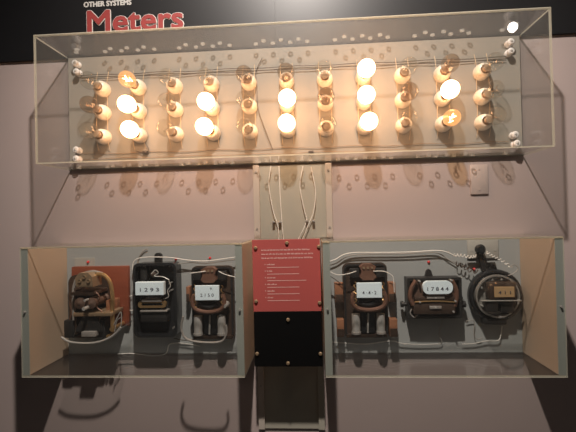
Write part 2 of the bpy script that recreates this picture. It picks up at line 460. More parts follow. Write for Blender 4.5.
wire('stray_wire', 'fine dark wire slanting down between fifth and centre bulb columns', [(-0.1221, 0.5992), (-0.1446, 0.5505), (-0.1423, 0.4970), (-0.1405, 0.4223), (-0.1140, 0.3361), (-0.0907, 0.2716)], .006, .0011, 'dwire')
wire('stray_wire', 'short dark wire looping below the second bulb column to a clip', [(-0.5683, 0.3338), (-0.5503, 0.3116), (-0.5399, 0.2861), (-0.5548, 0.2758), (-0.5840, 0.2840)], .008, .0013, 'dwire')
for (a, lab) in (((-0.5519, 0.2797), 'small dark wire clip below the second bulb column'), ((0.0430, 0.2592), 'small dark wire clip below the centre of the bulbs')):
    bm = nb(); box(bm, a[0]-.009, a[0]+.009, a[1]-.0045, a[1]+.0045, .0004, .014, .0012); tag(obj('wire_clip', bm, 'dwire'), lab, 'clip')

# ================================================================ middle: cable channel, blank plate, red and black panels
LZT, LZB, LD = -.0431, -.4506, .2111
CX0, CX1 = -.165, .113
ch = thing('cable_channel', W(-.026, -.716, WD), 'flat olive metal cable channel running down the middle of the wall', 'cable channel')
CX2 = .0685
bm = nb(); box(bm, CX0+.022, CX1-.022, LZT+.002, UZB-.004, WD, WD+.006); box(bm, CX0+.022, CX2-.022, -.714, LZT+.002, WD, WD+.006); obj('back_plate', bm, 'chan', ch, False)
for x0, x1, z0, z1, sc in ((CX0, CX0+.0218, -.714, UZB-.004, (.195, -.005, -.56)), (CX1-.0218, CX1, LZT+.002, UZB-.004, (.195, -.005)), (CX2-.0218, CX2, -.714, LZT+.001, (-.56,))):
    bm = nb(); box(bm, x0, x1, z0, z1, WD, WD+.016, .001); f = obj('flange', bm, 'flange' if z1 > 0 else 'chan', ch, False)  # lower right flange takes the darker olive: sign shadow put into its colour
    for z in sc:
        bm = nb(); pin(bm, ((x0+x1)/2, z), WD+.0158, WD+.0185, .0035, 10); obj('screw', bm, 'dull', f)
g = 'white wires hanging in the cable channel'
D4 = .004
wire('channel_wire', 'first white wire from the left in the cable channel', [(-0.0997, 0.2161), (-0.1085, 0.1489), (-0.0963, 0.0599), (-0.0799, 0.0029), (-0.0780, -0.0643)], D4, .0016, 'wire', g)
wire('channel_wire', 'second white wire from the left in the cable channel', [(-0.0713, 0.2151), (-0.0689, 0.0946), (-0.0654, 0.0167), (-0.0602, -0.0647)], D4, .0016, 'wire', g)
wire('channel_wire', 'third white wire from the left in the cable channel', [(0.0136, 0.2124), (0.0013, 0.1422), (0.0134, 0.0607), (0.0212, 0.0182), (-0.0067, -0.0411), (-0.0179, -0.0691)], D4, .0016, 'wire', g)
wire('channel_wire', 'fourth white wire from the left in the cable channel', [(0.0417, 0.2080), (0.0553, 0.1194), (0.0466, 0.0493), (0.0317, 0.0144), (0.0074, -0.0414), (-0.0038, -0.0693)], D4, .0016, 'wire', g)
for i, (a, t) in enumerate((((-0.0948, 0.0174), 'leftmost'), ((-0.0728, 0.0169), 'second from left'), ((0.0223, 0.0182), 'third from left'), ((0.0458, 0.0176), 'rightmost'))):
    bm = nb(); box(bm, a[0]-.0048, a[0]+.0048, a[1]-.004, a[1]+.004, WD+.0062, .0085, .0015)
    tag(obj('cable_clip', bm, 'dull'), 'small dark cable clip in the channel, %s of four' % t, 'clip', 'small clips holding the channel wires')
# panels stand off the wall
PD = .105
a = (-0.1572, -0.0396); b = (0.0647, -0.2747)
rp = thing('information_sign', W(a[0], b[1], PD), 'red square text panel on screws between the two meter cases', 'sign')
px0, px1, pz1, pz0 = a[0], b[0], a[1], b[1]
bm = nb(); box(bm, px0, px1, pz0, pz1, PD, PD+.004, .0006); obj('panel', bm, 'red', rp, False)
def word_row(bm, x, z, h, n, rnd):
    """one line of small print, too small to read in the photograph"""
    for k in range(n):
        L = rnd.uniform(.004, .012)
        if x+L > px1-.022: break
        q = x
        while q < x+L:
            hh = h*rnd.choice((.7, .7, 1.0)); box(bm, q, q+.0011, z, z+hh, PD+.0038, PD+.0044); q += .0019
        box(bm, x, x+L, z+h*.3, z+h*.45, PD+.0038, PD+.0043)
        x += L+.0028
rnd = random.Random(3); bm = nb(); hgt = pz1-pz0
for k in range(3): word_row(bm, px0+.030, pz1-hgt*(.155+.056*k), .0052, 30 if k < 2 else 18, rnd)
obj('heading_print', bm, 'redtext', rp, False)
bm = nb()
for k in range(6):
    z = pz1-hgt*(.355+.092*k)
    word_row(bm, px0+.047, z, .0048, (2, 2, 3, 3, 2, 2)[k], rnd)
    box(bm, px0+.047, px0+.047+(.105, .105, .128, .105, .105, .105)[k], z-.0085, z-.0068, PD+.0038, PD+.0043)
    box(bm, px0+.040, px0+.0425, z+.001, z+.004, PD+.0038, PD+.0043)
obj('list_print', bm, 'redtext', rp, False)
bp_ = thing('blank_sign', W(a[0], pz0-.19, PD), 'black blank square panel hung below the red text panel', 'sign')
c = (0.0651, -0.4542)
bm = nb(); box(bm, px0, px1, c[1], pz0-.0008, PD, PD+.004, .0006); obj('panel', bm, 'black', bp_, False)
def standoff(par, p):
    bm = nb(); pin(bm, p, WD+.0062, PD-.0003, .006, 12); s = obj('standoff', bm, 'dull', par)
    bm = nb(); lathe(bm, [(0, PD+.0042), (.0062, PD+.0042), (.0062, PD+.007), (.0042, PD+.0095), (0, PD+.010)], p[0], p[1], 14); obj('screw_cap', bm, 'brass', s)
for p in ((-0.1457, -0.0658), (-0.0426, -0.0516), (0.0610, -0.0653), (-0.1481, -0.2406), (0.0591, -0.2479)): standoff(rp, p)
for p in ((-0.0447, -0.3019), (-0.1488, -0.4118), (0.0580, -0.4125), (-0.0481, -0.4429)): standoff(bp_, p)
# blank plates
def plate(x0, x1, z0, z1, d, m, label, screws):
    t = thing('blank_wall_plate', W((x0+x1)/2, z0, d), label, 'wall plate')
    bm = nb(); box(bm, x0, x1, z0, z1, d, d+.006, .0015); obj('plate', bm, m, t)
    for s in screws:
        bm = nb(); pin(bm, s, d+.0058, d+.0075, .0028, 10); obj('screw', bm, m, t)
a = (0.5914, 0.1986); b = (0.6509, 0.0964)
cx = (a[0]+b[0])/2
plate(a[0], b[0], b[1], a[1], WD, 'plate', 'pinkish blank wall plate between the upper case and right lower case', [(cx, a[1]-.016), (cx, b[1]+.016)])

# ================================================================ lower cases
def lower_case(x0, x1, side):
    bm = nb(); box(bm, x0+.0225, x1-.0225, LZB+.0055, LZT-.0055, WD, 0)
    tag(obj('mounting_board', bm, 'lboard', smooth=False), 'grey green board behind the meters in the %s lower case' % side, 'board')
    t = thing('display_case', W((x0+x1)/2, LZB, 0), '%s lower display case with grey sides and clear front' % side, 'display case')
    for sx in (x0, x1-.022):
        bm = nb(); box(bm, sx, sx+.022, LZB+.0052, LZT-.0052, WD+.0003, LD-.0082, .0008); s = obj('side_panel', bm, 'side', t, False)
        bm = nb(); box(bm, sx, sx+.022, LZB+.0052, LZT-.0052, LD-.0081, LD-.0052); obj('front_edge', bm, 'sedge', s, False)
        bm = nb(); pin(bm, (sx+.011, (LZT+LZB)/2), LD-.0054, LD+.0016, .0032, 10); obj('screw', bm, 'dull', s)
    A2 = ['acry2', 'edge']
    bm = nb(); sheet(bm, x0, x1, LZB, LZT, LD-.005, LD, 1); obj('front_pane', bm, A2, t, False)
    bm = nb(); sheet(bm, x0, x1, LZT-.005, LZT, WD+.0005, LD-.0053, 2); obj('top_pane', bm, A2, t, False)
    bm = nb(); sheet(bm, x0, x1, LZB, LZB+.005, WD+.0005, LD-.0053, 2); obj('bottom_pane', bm, A2, t, False)
lower_case(-.8786, -.1733, 'left')
lower_case(.0709, .7676, 'right')

def digits(par, s, x, z, h, d, m='ink', width=None):
    bm = nb(); text_into(bm, s, x, z, h, d, width, offset=.01, ext=.0004, centre=True); return obj('digits', bm, m, par, False)

# ---- meter 1: open movement on a mahogany board
t = thing('open_meter', W(-.72, -.384, 0), 'skeleton brass and iron meter on a red mahogany board, far left', 'electricity meter', 'old electricity meters in the lower cases')
bm = nb(); pbox(bm, (-0.8291, -0.1272), (-0.6191, -0.3407), .0004, .019, .003); obj('wooden_board', bm, 'mahog', t)
bm = nb(); prism(bm, rrect((-0.8358, -0.4041)[0], (-0.6851, -0.4048)[0], (-0.8353, -0.3791)[1], (-0.8310, -0.1545)[1], .03), .0194, .028); obj('back_frame', bm, 'umber', t)
bm = nb(); tube(bm, wp([(-0.7769, -0.3483), (-0.7804, -0.2612), (-0.7772, -0.1875), (-0.7573, -0.1509), (-0.7120, -0.1365), (-0.6741, -0.1438)], .0907), .0048, 8); obj('left_arch', bm, 'dull', t)
bm = nb(); tube(bm, wp([(-0.6948, -0.1451), (-0.6673, -0.1489), (-0.6471, -0.1725), (-0.6394, -0.2160), (-0.6407, -0.2792), (-0.6402, -0.3391)], .0957), .0070, 8); obj('brass_arch', bm, 'bright_brass', t)
bm = nb(); prism(bm, [(-0.7446, -0.1818), (-0.6864, -0.1826), (-0.6892, -0.1496), (-0.7026, -0.1362), (-0.7334, -0.1357), (-0.7475, -0.1520)], .0742, .1320); r = obj('register', bm, 'brass', t)
bm = nb()
for p in ((-0.7305, -0.1622), (-0.7148, -0.1492), (-0.6997, -0.1626)): lathe(bm, [(0, .1328), (.006, .1328), (.006, .1369), (.004, .1369), (.004, .1345), (0, .1345)], p[0], p[1], 12)
obj('dial_ring', bm, 'brass', r)
bm = nb(); pbox(bm, (-0.7688, -0.2010), (-0.6893, -0.2120), .028, .1237, .001); pbox(bm, (-0.7720, -0.1909), (-0.7647, -0.3483), .028, .0990, .001); obj('bracket', bm, 'umber', t)
for q in ((-0.7389, -0.2381), (-0.7012, -0.2386)):
    bm = nb(); lathe(bm, [(0, .030), (.0185, .030), (.0185, .036), (.015, .040), (.015, .1056), (.0185, .1122), (.0185, .1221), (.006, .1254), (0, .1303)], q[0], q[1], 20); obj('coil', bm, 'coil', t)
bm = nb(); pin(bm, (-0.7107, -0.2514), .03, .1485, .006, 12); pin(bm, (-0.7102, -0.2253), .03, .1419, .004, 12); obj('spindle_bearing', bm, 'steel', t)
bm = nb(); pbox(bm, (-0.7670, -0.2709), (-0.6340, -0.2837), .028, .1155, .002); obj('cross_bar', bm, 'brass', t)
bm = nb(); prism(bm, [(-0.7674, -0.3360), (-0.6729, -0.3367), (-0.6894, -0.2893), (-0.7136, -0.2756), (-0.7419, -0.2889)], .028, .1056); obj('brake_magnet', bm, 'iron', t)
bm = nb(); pbox(bm, (-0.8121, -0.2990), (-0.7742, -0.3610), .022, .0990, .006); pbox(bm, (-0.7127, -0.2999), (-0.6680, -0.3617), .022, .0957, .006); obj('lower_block', bm, 'iron', t)
bm = nb(); pbox(bm, (-0.7373, -0.3339), (-0.6898, -0.3507), .030, .1188, .001); obj('steel_foot', bm, 'dull', t)
bm = nb(); tube(bm, wp([(-0.6945, -0.1981), (-0.6776, -0.2219), (-0.6886, -0.2522), (-0.6681, -0.2727), (-0.6790, -0.2928)], .1072), .0018, 6); tube(bm, wp([(-0.7721, -0.2174), (-0.7830, -0.2376), (-0.7766, -0.2682), (-0.7842, -0.2953)], .1072), .0015, 6); obj('lead_wire', bm, 'copper', t)
bm = nb(); pin(bm, (-0.6414, -0.3302), .019, .1023, .007, 12); pin(bm, (-0.6629, -0.3570), .019, .0907, .004, 12); obj('brass_terminal', bm, 'bright_brass', t)
bm = nb(); pbox(bm, (-0.6744, -0.2385), (-0.6498, -0.2883), .0195, .0742, .002); obj('wood_block', bm, 'block', t)
# curved glass tray rim under the movement
base = [(-0.7928, -0.3454), (-0.7656, -0.3604), (-0.7179, -0.3655), (-0.6703, -0.3625), (-0.6294, -0.3480), (-0.6054, -0.3302), (-0.5916, -0.3139)]
up_ = [(x, z+.018) for x, z in base]
bm = nb(); tube(bm, wp(base, .1403), .0036, 8); obj('tray_rim', bm, 'steel', t)
bm = nb(); Pa = smooth_path(wp(base, .1369)); Pb = [p+Vector((0, .0990, .004)) for p in Pa]
va = [bm.verts.new(p) for p in Pa]; vb = [bm.verts.new(p) for p in Pb]
for i in range(len(va)-1): bm.faces.new([va[i], va[i+1], vb[i+1], vb[i]])
obj('tray', bm, 'dome', t)
bm = nb(); tube(bm, wp([(-0.6378, -0.3201), (-0.6233, -0.2933), (-0.6090, -0.2733), (-0.6099, -0.3170), (-0.6279, -0.3471)], .0990), .0015, 6); tube(bm, wp([(-0.6241, -0.3337), (-0.6165, -0.3001), (-0.6024, -0.2868)], .1155), .0013, 6); obj('silver_wire', bm, 'steel', t)

# ---- meter 2: tall black case
t = thing('black_case_meter', W(-.5, -.363, 0), 'tall rounded black cased meter with a long white counter', 'electricity meter', 'old electricity meters in the lower cases')
A = (-0.5854, -0.1149); B = (-0.4316, -0.3717)
bm = nb(); prism(bm, rrect(A[0], B[0], B[1], A[1], .020), .0004, .012); obj('back_plate', bm, 'case', t)
bm = nb(); ringprism(bm, rrect(A[0], B[0], B[1], A[1], .020), rrect(A[0]+.009, B[0]-.009, B[1]+.009, A[1]-.009, .014), .012, .055); obj('case_rim', bm, 'case', t)
L = (-0.5119, -0.0970); bm = nb(); prism(bm, [(L[0]+.013*math.cos(k*math.pi/8), L[1]+.004+.010*math.sin(k*math.pi/8)) for k in range(9)]+[(L[0]-.013, A[1]), (L[0]+.013, A[1])], .0004, .012); lathe(bm, [(0, .012), (.006, .012), (.006, .017), (0, .019)], L[0], L[1]+.002, 12); obj('hanging_lug', bm, 'iron', t)
bm = nb(); pbox(bm, (-0.5678, -0.1774), (-0.4687, -0.2220), .058, .078, .001); c_ = obj('counter', bm, 'dial', t, False)
q = (-0.5181, -0.2091); digits(c_, '1 2 9 3', q[0], q[1], .012, .078, width=.066)
bm = nb(); pbox(bm, (-0.5617, -0.1754), (-0.5489, -0.2412), .012, .058, .001); pbox(bm, (-0.4875, -0.1765), (-0.4783, -0.2420), .012, .058, .001); pbox(bm, (-0.5641, -0.1166), (-0.5405, -0.1757), .012, .045, .002); obj('counter_bracket', bm, 'iron', t)
bm = nb(); a = (-0.5664, -0.2682); b = (-0.4676, -0.2453); ringprism(bm, rrect(a[0], b[0], a[1], b[1], .010), rrect(a[0]+.012, b[0]-.012, a[1]+.007, b[1]-.007, .003), .050, .062); obj('brass_loop', bm, 'bright_brass', t)
bm = nb(); pbox(bm, (-0.5517, -0.2392), (-0.4817, -0.2469), .03, .066, .001); pbox(bm, (-0.5595, -0.2768), (-0.4650, -0.2829), .030, .062, .0008); obj('steel_bar', bm, 'dull', t)
for p in ((-0.5456, -0.2872), (-0.5140, -0.2841), (-0.4790, -0.2879), (-0.5465, -0.1255), (-0.4565, -0.1270), (-0.4595, -0.1872), (-0.4601, -0.2147), (-0.4488, -0.3419)):
    bm = nb(); pin(bm, p, .012, .050, .0032, 8); obj('steel_stud', bm, 'dull', t)
bm = nb(); pbox(bm, (-0.5618, -0.2848), (-0.4676, -0.3199), .012, .055, .004); pbox(bm, (-0.5389, -0.2689), (-0.4975, -0.3175), .012, .048, .002); obj('brake_magnet', bm, 'iron', t)
bm = nb(); tube(bm, wp([(-0.5187, -0.1519), (-0.5043, -0.1383), (-0.4939, -0.1488), (-0.5083, -0.1589), (-0.4766, -0.1629), (-0.4557, -0.1735)], .058), .0014, 6); tube(bm, wp([(-0.4592, -0.1735), (-0.4527, -0.1942), (-0.4636, -0.2112), (-0.4605, -0.2319), (-0.4853, -0.2419)], .055), .0014, 6); obj('silver_wire', bm, 'steel', t)
bm = nb(); q = (-0.5188, -0.1553); lathe(bm, [(0, .012), (.011, .012), (.011, .040), (.006, .046), (0, .047)], q[0], q[1], 16); obj('terminal_drum', bm, 'umber', t)

# ---- meters 3 and 4: same pattern (brown plate, gear head, dial, horseshoe, twin cylinders)
def drum_meter(ox, oz, label, dig, blocks, dig2=None, sx=0):
    """ox, oz: centre of the back plate"""
    t = thing('drum_magnet_meter', W(ox, oz-.118, 0), label, 'electricity meter', 'old electricity meters in the lower cases')
    def X(u, v): return (ox+u*.00345, oz-v*.00345)          # u, v in units of about 3.45 mm from the plate's centre
    a, b = X(-22, 37), X(22, -37)
    bm = nb(); prism(bm, rrect(a[0], b[0], a[1], b[1], .020), .0004, .016); obj('back_plate', bm, 'umber', t)
    bm = nb(); a, b = X(-21, 36), X(21, -36); ringprism(bm, rrect(a[0], b[0], a[1], b[1], .018), rrect(a[0]+.006, b[0]-.006, a[1]+.006, b[1]-.006, .014), .016, .026); obj('plate_rim', bm, 'iron', t)
    def Y(u, v): return X(u+sx, v-4.3)
    a = Y(-7.5, -18); b = Y(7.5, -32)
    bm = nb(); prism(bm, [Y(-8, -20), Y(-5, -17), Y(5, -17), Y(8, -20), Y(6, -25), Y(8, -30), Y(4, -32.5), Y(-4, -32.5), Y(-8, -30), Y(-6, -25)], .016, .052); gh = obj('gear_head', bm, 'copper', t)
    for u in (-4, 0, 4):
        bm = nb(); pin(bm, Y(u, -29), .052, .056, .004, 10); obj('gear_stud', bm, 'brass', gh)
    bm = nb()
    for u in (-12.5, 12.5): pbox(bm, Y(u-4.5, -28), Y(u+4.5, -19), .016, .036, .002)
    obj('terminal_block', bm, 'iron', t)
    bm = nb(); a, b = Y(-12, -15.5), Y(12, -1); pbox(bm, (a[0]+.002, a[1]-.004), (b[0]-.002, b[1]-.006), .030, .066, .002); obj('dial_housing', bm, 'case', t)
    bm = nb(); pbox(bm, a, b, .067, .076, .0012); c_ = obj('counter', bm, 'dial', t, False)
    q = Y(0, -4.5); digits(c_, dig, q[0], q[1], .011, .076, width=.046)
    if dig2: q = Y(4, -11); digits(c_, dig2, q[0], q[1], .009, .076)
    bm = nb(); P = [W(*Y(u, v), .060) for u, v in ((-14, -6), (-16, 0), (-15, 6), (-10, 10), (0, 11.5), (10, 10), (15, 6), (16, 0), (14, -6))]; tube(bm, P, .0075, 9); obj('horseshoe_magnet', bm, 'copper', t)
    bm = nb(); P = [W(*Y(-13+1.3*math.sin(i*2.2), -16+i*1.9), .064+.004*math.cos(i*2)) for i in range(13)]; tube(bm, P, .0016, 6, n=4)
    P = [W(*Y(14+1.2*math.sin(i*2.0), -15+i*1.9), .062+.004*math.cos(i*2)) for i in range(13)]; tube(bm, P, .0014, 6, n=4); obj('brass_wiring', bm, 'bright_brass', t)
    bm = nb(); P = [W(*Y(u, v), .055) for u, v in ((-10, 3), (0, 6.5), (10, 3))]; tube(bm, P, .010, 10); obj('armature', bm, 'iron', t)
    for u in (-12.5, 11.5):
        q0, q1 = Y(u, 16.5), Y(u, 34)
        bm = nb(); cyl(bm, W(*q0, .040), W(*q1, .040), .0145, 20); m_ = obj('magnet_cylinder', bm, 'steel', t)
        bm = nb(); cyl(bm, W(q1[0], q1[1]+.001, .040), W(q1[0], q1[1]-.006, .040), .0165, 20); obj('cylinder_cap', bm, 'dull', m_)
    bm = nb(); pbox(bm, Y(-7, 15), Y(6, 36), .016, .032, .002); obj('centre_case', bm, 'case', t)
    bm = nb(); cyl(bm, W(*Y(-.3, 16), .040), W(*Y(-1.2, 35), .040), .0032, 8); obj('spindle', bm, 'steel', t)
    bm = nb(); pbox(bm, X(-20, 33), X(20, 36.5), .016, .030, .002); obj('foot_bar', bm, 'umber', t)
    for k, (u0, v0, u1, v1) in enumerate(blocks):
        bm = nb(); pbox(bm, X(u0, v0), X(u1, v1), .0004, .036, .0015); s = obj('wooden_block', bm, 'block', t)
        bm = nb(); pbox(bm, X(u0+.4, v1-8), X(u1-.4, v1), .036, .041, .001); obj('iron_strap', bm, 'umber', s)
        if len(blocks) < 3: pass
    return t, X
m3 = (-0.3150, -0.2603); m4 = (0.2173, -0.2587)
t3, X3 = drum_meter(m3[0], m3[1], 'brown drum meter with a square white dial, right end of left case', '2 1 5 0', [(-26, -17, -22.2, -2)], '9', sx=-1.4)
t4, X4 = drum_meter(m4[0], m4[1], 'brown drum meter with wooden side blocks, left end of right case', '4 · 4 · 2', [(-30.5, -18, -22.2, 1), (22.2, -18, 29, 1), (-29, 18, -22.2, 35), (22.2, 18, 30, 35)], sx=2.0)
bm = nb(); P = [W(X3(u, v)[0]*.93-.012, X3(u, v)[1]+.026, .163) for u, v in ((-22, 12), (-24, 24), (-18, 33), (0, 36), (16, 35), (21, 28), (21, 20))]; tube(bm, P, .0036, 8); obj('steel_loop', bm, 'dull', t3)
bm = nb(); q = X3(15, 1); lathe(bm, [(0, .03), (.011, .03), (.011, .060), (.007, .066), (0, .067)], q[0], q[1], 14); obj('side_knob', bm, 'dull', t3)

# ---- meter 5: wide black frame, oblong dial
t = thing('wide_frame_meter', W(.448, -.29, 0), 'wide black framed meter with an oblong bluish white dial', 'electricity meter', 'old electricity meters in the lower cases')
a = (0.3536, -0.3162); b = (0.5315, -0.1810); x0, x1, z0, z1 = a[0], b[0], a[1], b[1]
bm = nb(); pbox(bm, (x0, z0), (x1, z1), .0004, .010, .001); obj('back_plate', bm, 'case', t)
bm = nb(); ringprism(bm, rrect(x0, x1, z0, z1, .004), rrect(x0+.009, x1-.009, z0+.009, z1-.009, .002), .010, .050); obj('frame', bm, 'iron', t)
L = (0.4361, -0.1759); bm = nb(); prism(bm, [(L[0]-.013, z1), (L[0]+.013, z1), (L[0]+.008, L[1]+.014), (L[0], L[1]+.020), (L[0]-.008, L[1]+.014)], .0004, .012); obj('hanging_lug', bm, 'iron', t)
for s, xx, q in ((-1, x0, (0.3398, -0.2723)), (1, x1, (0.5436, -0.2746))):
    bm = nb(); cyl(bm, W(xx, q[1], .026), W(xx+s*.016, q[1], .026), .0075, 12); cyl(bm, W(xx+s*.010, q[1], .026), W(xx+s*.018, q[1], .026), .011, 12); obj('side_bolt', bm, 'iron', t)
bm = nb(); P = [(0.3892, -0.1908), (0.5034, -0.1924), (0.5155, -0.2258), (0.5176, -0.2656), (0.5038, -0.2952), (0.3799, -0.2940), (0.3675, -0.2639), (0.3719, -0.2239)]; prism(bm, P, .012, .046); obj('movement_frame', bm, 'coil', t)
bm = nb()
for s, pts in ((-1, [(0.3811, -0.1877), (0.3658, -0.2138), (0.3601, -0.2433), (0.3692, -0.2697)]), (1, [(0.4969, -0.1894), (0.5090, -0.2157), (0.5114, -0.2451), (0.5042, -0.2744)])): tube(bm, wp(pts, .056), .0075, 9)
obj('side_bow', bm, 'copper', t)
a = (0.3979, -0.1864); b = (0.4956, -0.2317)
bm = nb(); prism(bm, rrect(a[0]+.001, b[0]-.001, b[1]+.001, a[1]-.002, .0185, 8), .060, .074); c_ = obj('oblong_dial', bm, 'dial', t)
q = (0.4466, -0.2197); digits(c_, '1 7 8 4 4', q[0], q[1], .012, .0742, width=.068)
bm = nb(); pbox(bm, (0.3732, -0.2402), (0.5047, -0.2548), .046, .064, .003); pbox(bm, (0.3694, -0.2599), (0.5066, -0.3006), .046, .062, .005); obj('cross_drum', bm, 'umber', t)
bm = nb(); tube(bm, wp([(0.3727, -0.2582), (0.4405, -0.2557), (0.5046, -0.2597)], .064), .0022, 7); obj('brass_rod', bm, 'bright_brass', t)
for p in ((0.3907, -0.1895), (0.4937, -0.1877), (0.3896, -0.2581), (0.5045, -0.2561), (0.4411, -0.2440), (0.4403, -0.2765), (0.4973, -0.2907)):
    bm = nb(); pin(bm, p, .046, .069, .0030, 8); obj('screw', bm, 'steel', t)
bm = nb(); pbox(bm, (0.4125, -0.2388), (0.4697, -0.2476), .060, .068, .001); pbox(bm, (0.4212, -0.2714), (0.4593, -0.2816), .060, .066, .001); obj('name_strip', bm, 'dull', t)
bm = nb(); tube(bm, wp([(0.3681, -0.2784), (0.3610, -0.2982), (0.3737, -0.3116), (0.3870, -0.3018)], .050), .0022, 7); obj('wire_hook', bm, 'dull', t)

# ---- meter 6: round with a glass dome
t = thing('round_meter', W(.633, -.35, 0), 'round black meter with a glass dome and tan dial plate', 'electricity meter', 'old electricity meters in the lower cases')
c = (0.6514, -0.2475); cx, cz = c
bm = nb(); lathe(bm, [(0, .0004), (.084, .0004), (.088, .006), (.088, .024), (.084, .030), (.078, .031), (.076, .026), (.076, .012), (0, .012)], cx, cz, 40); obj('round_base', bm, 'case', t)
L = (cx-.005, cz+.088); bm = nb(); prism(bm, [(L[0]-.020, L[1]-.014), (L[0]+.020, L[1]-.014), (L[0]+.010, L[1]+.012), (L[0], L[1]+.018), (L[0]-.010, L[1]+.012)], .0006, .018); obj('hanging_lug', bm, 'iron', t)
bm = nb(); lathe(bm, [(.0760, .0315), (.0740, .050), (.068, .070), (.060, .086), (.048, .098), (.028, .104), (0, .106)], cx, cz, 36); obj('glass_dome', bm, 'dome', t)
bm = nb(); lathe(bm, [(.0665, .013), (.0715, .013), (.0715, .040), (.0665, .040), (.0665, .013)], cx, cz, 40); obj('steel_ring', bm, 'dull', t)
bm = nb(); lathe(bm, [(0, .0125), (.064, .0125), (.064, .018), (0, .018)], cx, cz, 32); obj('inner_plate', bm, 'dull', t)
q = lambda u, v: (cx+u, cz+v)
bm = nb(); box(bm, cx-.034, cx+.052, cz-.008, cz+.050, .018, .060, .006); obj('register_case', bm, 'umber', t)
bm = nb(); box(bm, cx-.021, cx+.042, cz+.002, cz+.036, .0602, .066, .0012); c_ = obj('tan_dial', bm, 'tan', t, False)
digits(c_, '4 1 1', cx+.010, cz+.012, .011, .066, width=.040)
bm = nb(); box(bm, cx-.046, cx-.004, cz-.050, cz-.012, .018, .056, .008); box(bm, cx+.004, cx+.050, cz-.054, cz-.014, .018, .050, .007); obj('coil', bm, 'iron', t)
bm = nb(); box(bm, cx-.062, cx+.066, cz-.012, cz-.0085, .050, .062, .001); obj('steel_bar', bm, 'steel', t)
for a in (20, 75, 105, 150, 215, 325):
    a = math.radians(a); bm = nb(); pin(bm, (cx+.058*math.cos(a), cz+.058*math.sin(a)), .018, .036, .0035, 8); obj('screw', bm, 'steel', t)
bm = nb(); box(bm, cx-.046, cx+.030, cz-.096, cz-.074, .002, .034, .005); obj('terminal_box', bm, 'iron', t)

# grey blank plate, knob and bar above the round meter
a = (0.5702, -0.0705); b = (0.6722, -0.1238)
plate(a[0], b[0], b[1], LZT-.010, .0003, 'gplate', 'grey blank plate on the board above the round meter', [(a[0]+.012, (a[1]+b[1])/2), (b[0]-.012, (a[1]+b[1])/2)])
t = thing('pulley_hook', W((0.6035, -0.1332)[0], (0.6035, -0.1332)[1], .0065), 'round black knob on a stem with a cross bar, above the round meter', 'hook')
k = (0.6030, -0.0912); bm = nb(); lathe(bm, [(0, .0067), (.008, .0067), (.008, .018), (.0165, .021), (.0175, .030), (.012, .036), (0, .038)], k[0], k[1], 20); obj('knob', bm, 'case', t)
a = (0.5649, -0.1217); b = (0.6568, -0.1301); bm = nb(); pbox(bm, a, b, .0095, .018, .001); obj('cross_bar', bm, 'iron', t)
a = (0.6066, -0.1039); b = (0.6164, -0.1648); bm = nb(); prism(bm, [(a[0]-.009, a[1]), (a[0]+.007, a[1]), (b[0]+.009, b[1]), (b[0]-.004, b[1])], .0095, .0205); obj('stem', bm, 'iron', t)

# ================================================================ red indicator lamps and the small label
g = 'tiny red indicator lamps above the meters'
for p, lab in (((-0.7741, -0.1117), 'tiny red lamp on the label above the mahogany board meter'), ((-0.4502, -0.1071), 'tiny red lamp above the tall black cased meter'),
               ((-0.3263, -0.1058), 'tiny red lamp above the square dial meter in the left case'), ((0.4388, -0.1334), 'tiny red lamp above the wide black framed meter'), ((0.5912, -0.1601), 'tiny red lamp left of the round meter top')):
    dd = .0036 if 'label' in lab else .0002
    bm = nb(); lathe(bm, [(0, dd), (.0048, dd), (.0048, dd+.002), (.0036, dd+.005), (.0018, dd+.0065), (0, dd+.0068)], p[0], p[1], 14)
    tag(obj('indicator_lamp', bm, 'led'), lab, 'indicator lamp', g)
bm = nb(); pbox(bm, (-0.8256, -0.0967), (-0.7509, -0.1271), .0003, .0035, .0005); tag(obj('paper_label', bm, 'gplate', smooth=False), 'small grey blank label above the mahogany meter board', 'label')

# ================================================================ wires in the lower cases
def two(name, label, pts, d, r, m='wire', group=None): return wire(name, label, pts, d, r, m, group)
g = 'loose wires on the lower boards'
two('meter_wire', 'white wire arching over the tall black cased meter to the right side', [(-0.6004, -0.1417), (-0.5961, -0.1132), (-0.5739, -0.0994), (-0.5301, -0.0966), (-0.4649, -0.0996), (-0.4001, -0.1096), (-0.3393, -0.1142), (-0.2784, -0.1083), (-0.2286, -0.1021)], .024, .0018, 'wire', g)
two('meter_wire', 'grey wire running from the black case top to the right side', [(-0.4365, -0.1231), (-0.3932, -0.1186), (-0.3395, -0.1230), (-0.2786, -0.1170), (-0.2288, -0.1109)], .020, .0018, 'gwire', g)
two('meter_wire', 'short pale wire curling up behind the tall black cased meter', [(-0.5896, -0.1144), (-0.5837, -0.0966), (-0.5667, -0.0754), (-0.5519, -0.0685)], .006, .0020, 'gwire', g)
two('meter_wire', 'thin white wire into the left of the square dial meter', [(-0.3812, -0.1519), (-0.3530, -0.1489), (-0.3284, -0.1459)], .056, .0014, 'wire', g)
two('meter_wire', 'thin white wire out of the right of the square dial meter', [(-0.2830, -0.1466), (-0.2623, -0.1572), (-0.2244, -0.1681)], .056, .0014, 'wire', g)
two('meter_wire', 'white wire drooping along the foot of the left board', [(-0.6664, -0.4432), (-0.6148, -0.4416), (-0.5489, -0.4490), (-0.5051, -0.4473), (-0.4866, -0.4367), (-0.4788, -0.4119), (-0.4532, -0.4049), (-0.4098, -0.4087), (-0.3667, -0.4160)], .010, .0017, 'wire', g)
two('meter_wire', 'dark wire crossing below the square dial meter', [(-0.4601, -0.3871), (-0.4240, -0.3944), (-0.3805, -0.3911)], .012, .0016, 'dwire', g)
two('meter_wire', 'pale upright wire left of the tall black case', [(-0.6316, -0.2374), (-0.6096, -0.2341), (-0.6020, -0.2199), (-0.5979, -0.1986)], .010, .0016, 'wire', g)
